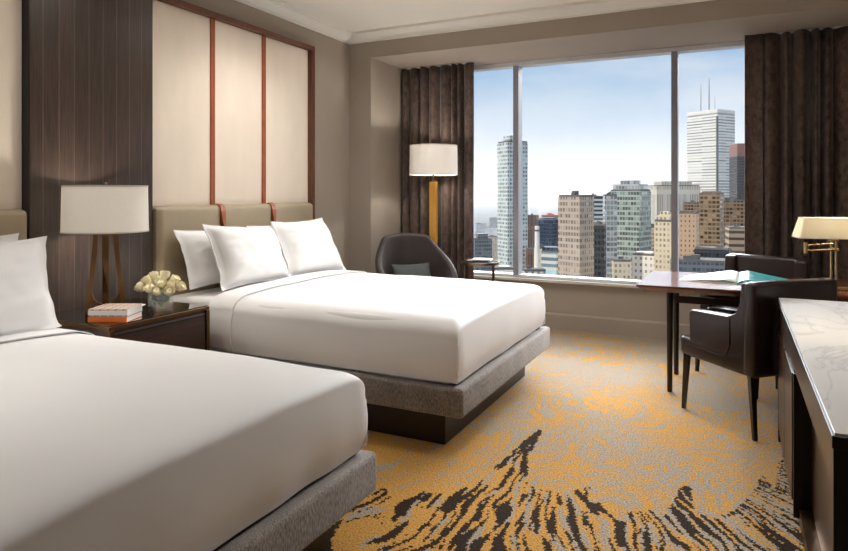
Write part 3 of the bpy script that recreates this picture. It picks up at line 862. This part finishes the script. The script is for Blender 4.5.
# ------------------------------------------------------------------ desk chairs
CW, CD = .615, .60
def make_chair(label, loc, rz):
    """local: origin at floor centre; faces +x; y is width"""
    r = thing('desk_chair', label, 'chair', loc, rz, 'leather chairs at the desk')
    hw, hd = CW/2, CD/2
    MB().box(-hd+.03, hd, -hw-.001, hw+.001, .345, .470, .028, 4).build('seat_base', 'brown_leather', r, True, 50)
    MB().box(-hd+.14, hd-.01, -hw+.09, hw-.09, .44, .515, .028, 4).build('seat_cushion', 'brown_leather', r, True, 50)
    # each arm: a side slab whose outline climbs from the arm to the back
    for s_ in (-1, 1):
        prof = [(-hd, .36), (hd-.115, .36), (hd-.095, .40), (hd-.085, .625), (hd-.105, .65), (-hd+.20, .662), (-hd+.135, .69), (-hd+.105, .75), (-hd+.093, .86), (-hd+.08, .874), (-hd, .878)]
        m = MB().prism(prof, 0, .085, .012)
        for v in m.bm.verts: v.co = Vector((v.co.x, s_*(hw-v.co.z), v.co.y))
        bmesh.ops.recalc_face_normals(m.bm, faces=m.bm.faces[:])
        a = m.build('arm', 'brown_leather', r, True, 40)
        # piped inset on the arm's outside
        pts = [(-hd+.175, s_*(hw+.001), .655), (-hd+.17, s_*(hw+.001), .50), (-hd+.20, s_*(hw+.001), .435), (-hd+.245, s_*(hw+.001), .418), (hd-.09, s_*(hw+.001), .425)]
        MB().tube(pts, .0045, 8).build('piping', 'leather_piping', a)
    m = MB().box(-hd-.012, -hd+.075, -hw-.004, hw+.012, .345, .885, .03, 5)
    for v in m.bm.verts:
        k = max(0, (v.co.z-.5)/.4); v.co.x -= .012*k*k; v.co.z += .012*(1-(v.co.y/hw)**2)*k*0
    bk = m.build('backrest', 'brown_leather', r, True, 50)
    MB().tube([(-hd-.026, -hw+.02, .874), (-hd-.030, 0, .877), (-hd-.026, hw-.02, .874)], .004, 8).build('piping', 'leather_piping', bk)
    for (x, y) in ((hd-.05, -hw+.022), (hd-.05, hw-.022), (-hd+.035, -hw+.022), (-hd+.035, hw-.022)):
        MB().tube([(x, y, .36), (x*1.05+(-.02 if x < 0 else .01), y*1.03, 0)], 1.0, flat=(.034, .034)).build('leg', 'black_wood', r, False)
    # tapered legs: narrow the feet
    for ch in r.children:
        if ch.name.startswith('leg'):
            cx_ = sum(v.co.x for v in ch.data.vertices if v.co.z < .1)/4; cy_ = sum(v.co.y for v in ch.data.vertices if v.co.z < .1)/4
            for v in ch.data.vertices:
                if v.co.z < .1: v.co.x = cx_+(v.co.x-cx_)*.6; v.co.y = cy_+(v.co.y-cy_)*.6
    return r
A_ = Vector((-.303, 4.437, 0)); B_ = Vector((.10, 4.021, 0)); u_ = (B_-A_).normalized(); v_ = Vector((-u_.y, u_.x, 0))
c1 = (A_+B_)/2+v_*(CW/2-.022)+u_*(-.0)
ch1 = make_chair('dark brown leather armchair at the desk, nearest, with its back to the marble console', c1, math.atan2(-u_.y, -u_.x))
P1 = Vector((-.30, 5.37, 0)); P2 = Vector((.21, 5.135, 0)); f_ = Vector((-.418, -.908, 0))
c2 = (P1+P2)/2-f_*.25+Vector((.055, .03, 0))
dup(ch1, c2, math.atan2(f_.y, f_.x), 'dark brown leather armchair on the window side of the desk, behind the magazine', 'leather chairs at the desk')

# ------------------------------------------------------------------ console with marble top
cs = thing('console', 'long dark wood console with white marble top at the right picture edge', 'console', (0, 0, 0))
CX0, CX1, CY0, CY1, CZ = .212, .80, 1.83, 4.08, .80
MB().box(CX0+.006, CX1, CY0+.006, CY1-.006, CZ-.006, CZ+.0, .001).build('marble_top', 'marble', cs, False)
MB().box(CX0, CX1, CY0, CY1, CZ-.038, CZ-.0065, .002).build('top_frame', 'black_wood', cs, False)
MB().box(CX0+.012, CX1-.02, CY0+.012, CY1-.02, .64, CZ-.038, .002).build('drawer_band', 'console_wood', cs, False)
m = MB().box(CX0+.075, CX1-.02, CY0+.035, 3.10, .06, .64, .002)
m.build('recessed_cabinet', 'console_wood', cs, False)
c1_ = MB().box(CX0+.012, CX1-.02, 3.106, CY1-.02, .055, .64, .002).build('far_cabinet', 'console_wood', cs, False)
MB().box(CX0+.008, CX0+.085, 3.085, 3.105, .02, .625, .002).build('side_panel', 'black_panel', cs, False)
for k in range(2):
    d = MB().box(CX0+.004, CX0+.012, 3.12+k*.47, 3.12+k*.47+.45, .08, .62, .002).build('door', 'console_wood', cs, False)
MB().box(CX0+.03, CX1-.04, CY0+.05, CY1-.04, 0, .06).build('plinth', 'bronze', cs, False)
for y in (CY0+.002, CY1-.034):
    for x in (CX0+.003, CX1-.035):
        MB().box(x, x+.032, y, y+.032, 0, CZ-.038, .002).build('leg', 'black_wood', cs, False)
MB().box(CX0+.046, CX0+.058, CY0+.01, CY0+.03, .03, CZ-.06, .002).build('edge_strip', 'brass', cs, False)
MB().box(CX0+.062, CX1-.03, CY0+.018, CY0+.034, .02, CZ-.045, .002).build('end_panel', 'black_panel', cs, False)

# ------------------------------------------------------------------ the city outside
def facade(name, wall, gl, pu, pv, wu=.6, wv=.6, rough=.25, metal=.0, band=0, var=.35, spec=.5):
    """pu, pv: window pitch in metres; wu, wv: glass share"""
    t = newmat(name)
    tc = t.n('ShaderNodeTexCoord'); s1 = t.n('ShaderNodeSeparateXYZ'); t.l(tc.outputs['Object'], s1.inputs[0])
    s2_ = t.n('ShaderNodeSeparateXYZ'); t.l(tc.outputs['Normal'], s2_.inputs[0])
    nx = t.math('GREATER_THAN', t.math('ABSOLUTE', s2_.outputs[0]), .7)
    U = t.math('ADD', t.math('MULTIPLY', nx, s1.outputs[1]), t.math('MULTIPLY', t.math('SUBTRACT', 1.0, nx), s1.outputs[0]))
    fu = t.math('DIVIDE', t.math('ADD', U, 500.0), pu*(.62 if pu < 10 else 1)); fv = t.math('DIVIDE', t.math('ADD', s1.outputs[2], 500.0), pv*(.8 if pv < 10 else 1))
    mu = t.math('LESS_THAN', t.math('FRACT', fu), wu); mv = t.math('LESS_THAN', t.math('FRACT', fv), wv)
    mk = t.math('MULTIPLY', mu, mv)
    topm = t.math('LESS_THAN', t.math('ABSOLUTE', s2_.outputs[2]), .5); mk = t.math('MULTIPLY', mk, topm)
    wn = t.n('ShaderNodeTexWhiteNoise', noise_dimensions='3D'); cv = t.n('ShaderNodeCombineXYZ')
    t.l(t.math('FLOOR', fu), cv.inputs[0]); t.l(t.math('FLOOR', fv), cv.inputs[1]); t.l(cv.outputs[0], wn.inputs['Vector'])
    k = lin(*gl); hi = lin(*[min(255, q_*(1+var)) for q_ in gl]); lo_ = lin(*[q_*(1-var*.6) for q_ in gl])
    g = t.ramp(wn.outputs[0], [(0, lo_), (.6, k), (1, hi)])
    wl = t.ramp(t.noise(tc.outputs['Object'], .05, 3), [(.3, lin(*[q_*.94 for q_ in wall])), (.7, lin(*wall))])
    col = t.mix(mk, wl, g)
    rg = t.math('SUBTRACT', .8, t.math('MULTIPLY', mk, .8-rough))
    t.bsdf(col, rg, t.math('MULTIPLY', mk, metal), Specular_IOR_Level=.15)
    return name
facade('f_condo', (222, 222, 212), (150, 166, 164), 3.2, 3.3, .66, .58, .2, .3, var=.5)
facade('f_grey', (120, 122, 124), (84, 92, 98), 3, 3.6, .8, .55, .3)
facade('f_haze', (186, 184, 182), (160, 166, 172), 5, 5, .5, .5, .5)
facade('f_beige', (212, 196, 172), (170, 160, 148), 5, 4.5, .45, .5, .5)
facade('f_brown', (138, 110, 98), (96, 82, 80), 2.6, 40, .5, .9, .4)
facade('f_darkblue', (84, 92, 102), (62, 74, 90), 4, 4, .88, .85, .12, .4)
facade('f_teal', (216, 210, 200), (126, 158, 164), 60, 4.2, .97, .52, .2, .2)
facade('f_taupe', (196, 178, 158), (160, 144, 130), 2.6, 3.6, .72, .58, .18, .35)
facade('f_lightglass', (186, 184, 176), (150, 156, 156), 3.4, 3.9, .86, .66, .12, .5)
facade('f_black', (66, 68, 70), (40, 46, 52), 3, 4, .8, .6, .2)
facade('f_stripe', (196, 196, 190), (70, 84, 92), 30, 4, .9, .5, .25)
facade('f_green', (176, 178, 164), (116, 128, 122), 3.0, 4.0, .86, .62, .12, .45, var=.5)
facade('f_pale', (214, 204, 186), (150, 144, 136), 2.8, 60, .45, .92, .4)
facade('f_cream', (226, 208, 176), (160, 146, 122), 3.0, 3.2, .5, .5, .4)
facade('f_tan', (188, 160, 132), (120, 104, 92), 3.4, 3.3, .35, .45, .4)
facade('f_bank', (242, 238, 228), (168, 162, 150), 50, 4.6, 1.0, .40, .3)
facade('f_bronze', (150, 124, 98), (104, 88, 74), 4.5, 4, .8, .6, .15, .45, var=.6)
facade('f_darktower', (72, 66, 62), (44, 46, 50), 3, 4, .75, .6, .2)
facade('f_lowbrown', (168, 146, 124), (84, 74, 66), 70, 5, 1.0, .42, .4)
facade('f_white', (228, 222, 212), (160, 150, 140), 4, 4, .4, .42, .5)
plain('roof_grey', (112, 108, 104), 1, var=.15, vs=.3, Specular_IOR_Level=0)
plain('roof_red', (190, 96, 76), .9, var=.1, vs=.3)
plain('crown_brown', (126, 84, 72), .8, var=.1, vs=.3)
plain('concrete_white', (232, 224, 212), .8, var=.04, vs=.2)
plain('antenna_metal', (120, 122, 128), .5, .4)
plain('crane_yellow', (206, 196, 150), .6)
GZ = -95.0
def bld(label, pxl, pxr, pyt, d, k=.8, rot=25, mat='f_grey', roof=None, stages=(), cyl=False, name='building', pyb=None, roofmat='roof_grey', cat='building'):
    """a block whose silhouette spans pxl..pxr at distance d; stages: (width factor, top pixel, material)"""
    W = (pxr-pxl)/F*d; a = math.radians(rot); w = W/(math.cos(a)+k*math.sin(abs(a))); dp = w*k
    cpx = (pxl+pxr)/2; off = (W/2)*0+ (dp*math.cos(a)+w*math.sin(abs(a)))/2
    base = atd(cpx, d+off, 0); base.z = 0
    sc_ = (d+off)/d; w *= sc_; dp *= sc_
    zt = EYE-(pyt-CY)/F*d
    r = thing(name, label, cat, (base.x, base.y, GZ), math.atan2(base.y, base.x)-PI/2+a)
    Hh = zt-GZ
    def part(nm, wf, z0, z1, mt):
        if cyl:
            m = MB().lathe([(0, z0), (w*wf/2, z0), (w*wf/2, z1), (0, z1)], 24)
        else: m = MB().box(-w*wf/2, w*wf/2, -dp*wf/2, dp*wf/2, z0, z1)
        return m.build(nm, mt, r, False)
    part('tower_block', 1, 0, Hh, mat)
    part('roof_parapet', .96, Hh, Hh+1.0, roofmat)
    z = Hh+.5
    for (wf, py2, mt) in stages:
        z2 = EYE-(py2-CY)/F*d-GZ; part('roof_stage', wf, z, z2, mt); z = z2
    rnd = random.Random(int(pxl*13+pyt))
    if not stages:
        for j in range(2):
            x, y = rnd.uniform(-.25, .25)*w, rnd.uniform(-.25, .25)*dp; s_ = rnd.uniform(.06, .12)*w
            MB().box(x-s_, x+s_, y-s_*.6, y+s_*.6, Hh+.9, Hh+1.0+rnd.uniform(.8, 2.2)).build('roof_plant', roofmat, r, False)
    r['_h'] = 0; del r['_h']
    return r, w, dp, Hh
struct('ground', MB().box(-3500, 3500, 30, 6000, GZ-2, GZ), 'asphalt')
# far skyline band
bld('hazy grey office block low on the skyline, nearest the left curtain', 474, 487, 224, 1500, .7, 15, 'f_haze')
bld('pale hazy block on the skyline left of the glass condo tower', 484, 498, 228, 1300, .8, -20, 'f_haze')
bld('small dark grey rooftop block, highest on the skyline left of the condo tower', 489, 497, 218, 1800, .8, 10, 'f_grey')
bld('small beige building just left of the condo tower foot', 486, 499, 237, 900, .8, 15, 'f_beige')
bld('squat dark grey banded office block above the side table', 472, 492, 240, 480, .8, 12, 'f_grey', stages=((.6, 234, 'f_grey'),))
bld('low pale building with green roof beside the side table', 492, 517, 270, 300, .6, 8, 'f_white', stages=((.5, 267, 'f_teal'),))
bld('tall pale glass condo tower with balconies behind the left mullion', 497.5, 527.5, 142, 420, .9, 30, 'f_condo', stages=((.62, 135, 'f_condo'),))
bld('brown ribbed tower right of the left mullion', 521, 539, 216, 700, .8, 10, 'f_brown')
bld('low brown brick block at the foot of the ribbed tower', 526, 535, 250, 420, .8, 15, 'f_brown')
bld('dark blue glass office tower behind the chimney', 538, 558, 220, 560, .8, -25, 'f_darkblue', stages=((.8, 218, 'f_darkblue'),))
bld('brown slab with red roof peeking behind the dark blue tower', 541, 561, 215.5, 900, .5, 8, 'f_brown', roofmat='roof_red')
bld('cream low-rise between chimney and teal banded block', 534, 546, 249, 380, .7, 12, 'f_cream')
bld('teal and white banded office block with light blue crown', 541.5, 561, 253, 330, .8, -22, 'f_teal', stages=((.92, 247.5, 'f_darkblue'),))
bld('small white rooftop building in front of the chimney', 521, 546, 272, 260, .6, 14, 'f_white')
bld('broad taupe glass office tower in the middle of the view', 558.5, 593.5, 197, 300, .85, -38, 'f_taupe')
bld('tower with white striped upper floors behind the taupe tower', 588, 604, 197, 480, .8, 12, 'f_stripe')
bld('black glass tower in the gap right of the taupe tower', 590, 606, 226, 330, .8, -10, 'f_black')
bld('light grey glass slab left of the green glass tower', 603, 617, 196, 380, .7, 14, 'f_lightglass')
bld('green glass office tower with stepped crown', 611, 650, 191, 400, .85, -24, 'f_green', stages=((.86, 184, 'f_lightglass'), (.5, 180, 'f_lightglass')))
bld('pale stone tower with vertical ribs crossed by the right mullion', 647, 698, 186, 650, .7, 22, 'f_pale', stages=((.7, 181, 'f_pale'),))
bld('low white building with rounded tops left of the desk', 612, 631, 262, 285, .7, 10, 'f_cream')
bld('white rooftop block right of it, at the window bottom by the desk corner', 633, 657, 256, 315, .7, -15, 'f_white', stages=((.7, 252.5, 'concrete_white'),))
bld('cream apartment tower with stepped round crown left of the right mullion', 655, 676, 222, 300, .9, -20, 'f_cream', stages=((.8, 216, 'f_cream'), (.5, 212, 'f_cream')))
bld('tan apartment slab directly right of the right mullion', 676, 698, 214, 340, .7, -12, 'f_tan', stages=((.6, 211, 'roof_grey'),))
bank, bw, bd_, bh = bld('tallest white bank tower with rooftop antennas', 689, 732.5, 113, 800, .8, -36, 'f_bank', stages=((1.0, 109, 'concrete_white'),))
MB().box(bw*.5-1.5, bw*.5+.5, -bd_*.5-.5, -bd_*.5+1.5, 0, bh-4).build('corner_strip', 'roof_grey', bank, False)
for x, y, top_, r_ in ((-.30, -.05, 83, .55), (.12, -.30, 80, .7), (.08, .1, 97, .35)):
    z2 = EYE-(top_-CY)/F*830-GZ
    an = MB().tube([(x*bw, y*bd_, bh), (x*bw, y*bd_, bh+(z2-bh)*.6), (x*bw, y*bd_, z2)], [r_*1.3, r_, r_*.5], 8).build('antenna', 'antenna_metal', bank)
bld('bronze glass office block in front of the white bank tower', 700, 723, 194, 460, .8, -16, 'f_bronze', stages=((.75, 191, 'f_bronze'),))
bld('lower bronze glass block right of it, below the bank tower', 719, 744, 201, 520, .7, 18, 'f_bronze')
bld('dark tower with brown crown at the edge of the right curtain', 731, 764, 156, 700, .8, 20, 'f_darktower', stages=((1.0, 143, 'crown_brown'),))
bld('small orange-brown block by the right curtain, above the banded low-rise', 738, 752, 214, 560, .8, 12, 'f_bronze')
bld('low banded brown office block behind the far desk chair', 727, 762, 229, 380, .7, 10, 'f_lowbrown')
bld('dark flat roofed block under the bronze office towers', 696, 730, 250, 330, .7, -8, 'f_black')
bld('long grey flat roof just above the desk top', 672, 735, 263, 280, .5, 6, 'f_grey')
bld('grey glass block in the gap behind the cream apartment tower', 640, 662, 228, 480, .7, 14, 'f_taupe')
bld('distant bronze slab between the mullion and the bronze office block', 684, 704, 203, 640, .25, 12, 'f_bronze')
# chimney with steam
d = 360; cb = atd(537, d, GZ)
chm = thing('chimney', 'tall slim cream chimney with steam right of the left mullion', 'chimney', cb)
zt = EYE-(226-CY)/F*d-GZ
MB().lathe([(0, 0), (2.0, 0), (1.25, zt), (.9, zt), (.9, zt-1)], 20).build('shaft', 'concrete_white', chm)
MB().lathe([(1.28, zt-3), (1.42, zt-3), (1.42, zt-2), (1.28, zt-2)], 20).build('collar', 'roof_grey', chm)
t = newmat('steam')
pv = t.n('ShaderNodeVolumePrincipled'); pv.inputs['Color'].default_value = (1, 1, 1, 1); pv.inputs['Anisotropy'].default_value = .2
ns_ = t.noise(t.coord('Object'), .22, 3, .6)
t.l(t.math('MULTIPLY', t.math('SUBTRACT', ns_, .36, clamp=True), .10), pv.inputs['Density']); t.l(pv.outputs[0], t.out.inputs[1])
rw = Vector((CA, SA, 0))
pp = [Vector((0, 0, zt+.3)), Vector((0, 0, zt+3))+rw*.8, Vector((0, 0, zt+8))+rw*3, Vector((0, 0, zt+14))+rw*7, Vector((0, 0, zt+21))+rw*11, Vector((0, 0, zt+27))+rw*16, Vector((0, 0, zt+32))+rw*21]
sm = MB().tube(pp, [.9, 2.0, 3.4, 5.0, 6.0, 5.5, 2.5], 14).build('steam_plume', 'steam'); sm.location = cb
tag(sm, 'white steam plume rising from the cream chimney', 'steam', None, 'stuff')

# ------------------------------------------------------------------ haze over the far city
t = newmat('air_haze')
pv = t.n('ShaderNodeVolumeScatter'); pv.inputs['Color'].default_value = (.93, .96, 1, 1); pv.inputs['Density'].default_value = .00016; pv.inputs['Anisotropy'].default_value = .0
t.l(pv.outputs[0], t.out.inputs[1])
hz = MB().box(-3400, 3000, 620, 5900, GZ-1, GZ+230).build('haze', 'air_haze', None, False)
tag(hz, 'pale haze hanging over the far city', 'haze', None, 'stuff')

# ------------------------------------------------------------------ world: bright hazy sky, blue higher up
w = bpy.data.worlds.new('sky'); SC.world = w; w.use_nodes = True
t = NT.__new__(NT); t.t = w.node_tree; t.t.nodes.clear(); t.out = t.n('ShaderNodeOutputWorld')
c = t.coord('Generated')
sx = t.n('ShaderNodeSeparateXYZ'); t.l(c, sx.inputs[0]); z = sx.outputs[2]
el = t.math('MULTIPLY_ADD', t.math('SUBTRACT', t.noise(t.coord('Generated', (2.2, 2.2, 6)), 2.2, 4, .5), .5), .12, z)
base = t.ramp(el, [(0.0, lin(226, 228, 230)), (.06, lin(236, 240, 244)), (.12, lin(214, 228, 240)), (.21, lin(150, 190, 226)), (.5, lin(120, 168, 214))])
cl = t.noise(t.coord('Generated', (1.3, 1.3, 4.0)), 2.6, 6, .55, .3)
clm = t.ramp(cl, [(.50, (0, 0, 0)), (.68, (1, 1, 1))])
base = t.mix(t.math('MULTIPLY', clm, .5), base, lin(240, 242, 244))
up = t.n('ShaderNodeMapRange'); t.l(z, up.inputs[0])
for i, v in zip((1, 2, 3, 4), (.24, .31, 0.0, 1.0)): up.inputs[i].default_value = v
dp_ = t.n('ShaderNodeVectorMath', operation='DOT_PRODUCT'); t.l(t.coord('Generated'), dp_.inputs[0]); dp_.inputs[1].default_value = Vector((-.10, .86, .46)).normalized()
lobe = t.n('ShaderNodeMapRange'); lobe.interpolation_type = 'SMOOTHSTEP'; t.l(dp_.outputs['Value'], lobe.inputs[0])
for i, v in zip((1, 2, 3, 4), (.60, .92, 0.0, 1.0)): lobe.inputs[i].default_value = v
dn = t.n('ShaderNodeMapRange'); t.l(z, dn.inputs[0])
for i, v in zip((1, 2, 3, 4), (.44, .62, 1.0, 0.12)): dn.inputs[i].default_value = v
SKY_HI = 34.0  # brightness of an unseen sky patch, added above the view to light the room
hi = t.n('ShaderNodeMix', data_type='RGBA'); t.l(t.math('MULTIPLY', t.math('MULTIPLY', up.outputs[0], dn.outputs[0]), lobe.outputs[0]), hi.inputs[0]); t.l(base, hi.inputs[6]); hi.inputs[7].default_value = (SKY_HI*1.0, SKY_HI*.99, SKY_HI*.97, 1)
bg = t.n('ShaderNodeBackground'); t.l(hi.outputs[2], bg.inputs[0]); bg.inputs[1].default_value = .74
t.l(bg.outputs[0], t.out.inputs[0])
w.cycles.sampling_method = 'MANUAL'; w.cycles.sample_map_resolution = 512

# ------------------------------------------------------------------ lights
def light(name, kind, loc, energy, color=(1, 1, 1), rot=(0, 0, 0), **kw):
    l = bpy.data.lights.new(name, kind); l.energy = energy; l.color = color
    for k, v in kw.items(): setattr(l, k, v)
    o = bpy.data.objects.new(name, l); COL.objects.link(o); o.location = loc; o.rotation_euler = rot; return o
# daylight portal at the glass
pt = light('window_portal', 'AREA', ((-3.3+XR)/2, 6.60, 1.62), 1, rot=(math.radians(-90), 0, 0), shape='RECTANGLE', size=4.5, size_y=2.25)
pt.data.cycles.is_portal = True
# low sun from behind the hotel, lighting the city only
sun = light('sun', 'SUN', (0, -20, 60), 2.0, (1, .93, .82), rot=(math.radians(55), 0, math.radians(-38)), angle=.01)
# bulbs in the three lamps
light('bedside_bulb', 'POINT', lamp.location+Vector((0, 0, .60)), 14, (1, .93, .84), shadow_soft_size=.03)
light('floor_lamp_bulb', 'POINT', (-2.745, 5.83, 1.72), 11, (1, .93, .84), shadow_soft_size=.03)
light('desk_lamp_bulb', 'POINT', dl.location+Vector((0, 0, .43)), 3.5, (1, .93, .84), shadow_soft_size=.02)
# unseen spots added at the ceiling as fill light, no fixtures
for i, (x, y) in enumerate(((-2.9, 3.9), (-.6, 3.2), (-.6, 4.8), (-1.6, 5.0), (.7, 3.3), (-1.5, -1.0))):
    light('added_ceiling_fill', 'SPOT', (x, y, ZT-.02), (20 if y < 0 else 48), (1, .97, .93), shadow_soft_size=.12, spot_size=math.radians(125), spot_blend=.8)

light('added_ceiling_fill', 'SPOT', (-2.3, 1.0, ZT-.02), 62, (1, .97, .93), shadow_soft_size=.15, spot_size=math.radians(84), spot_blend=1.0)  # added narrow spot that brightens the top of the front bed
for y in (.8, 1.9, 2.9, 3.9, 4.9):  # unseen spots added to brighten the panelled left wall
    light('added_wall_fill', 'SPOT', (-2.35, y, ZT-.02), 20 if y < 3 else 32, (1, .96, .91), rot=(0, math.radians(32), 0), shadow_soft_size=.15, spot_size=math.radians(110), spot_blend=.9)
# ------------------------------------------------------------------ camera
cd = bpy.data.cameras.new('camera'); cam = bpy.data.objects.new('camera', cd); COL.objects.link(cam)
cam.location = (0, 0, EYE); cam.rotation_euler = (PI/2, 0, YAW)
cd.sensor_fit = 'HORIZONTAL'; cd.sensor_width = 36; cd.lens = F*36/848
cd.shift_y = -(275.5-CY)/848; cd.clip_end = 8000; cd.clip_start = .05
SC.camera = cam
vs_ = SC.view_settings; vs_.view_transform = 'Standard'; vs_.look = 'None'; vs_.exposure = .42; vs_.gamma = 1; vs_.use_curve_mapping = False
SC.cycles.use_denoising = True
SC.cycles.max_bounces = 10; SC.cycles.diffuse_bounces = 6; SC.cycles.glossy_bounces = 4; SC.cycles.transparent_max_bounces = 12; SC.cycles.volume_bounces = 1
SC.cycles.sample_clamp_indirect = 6
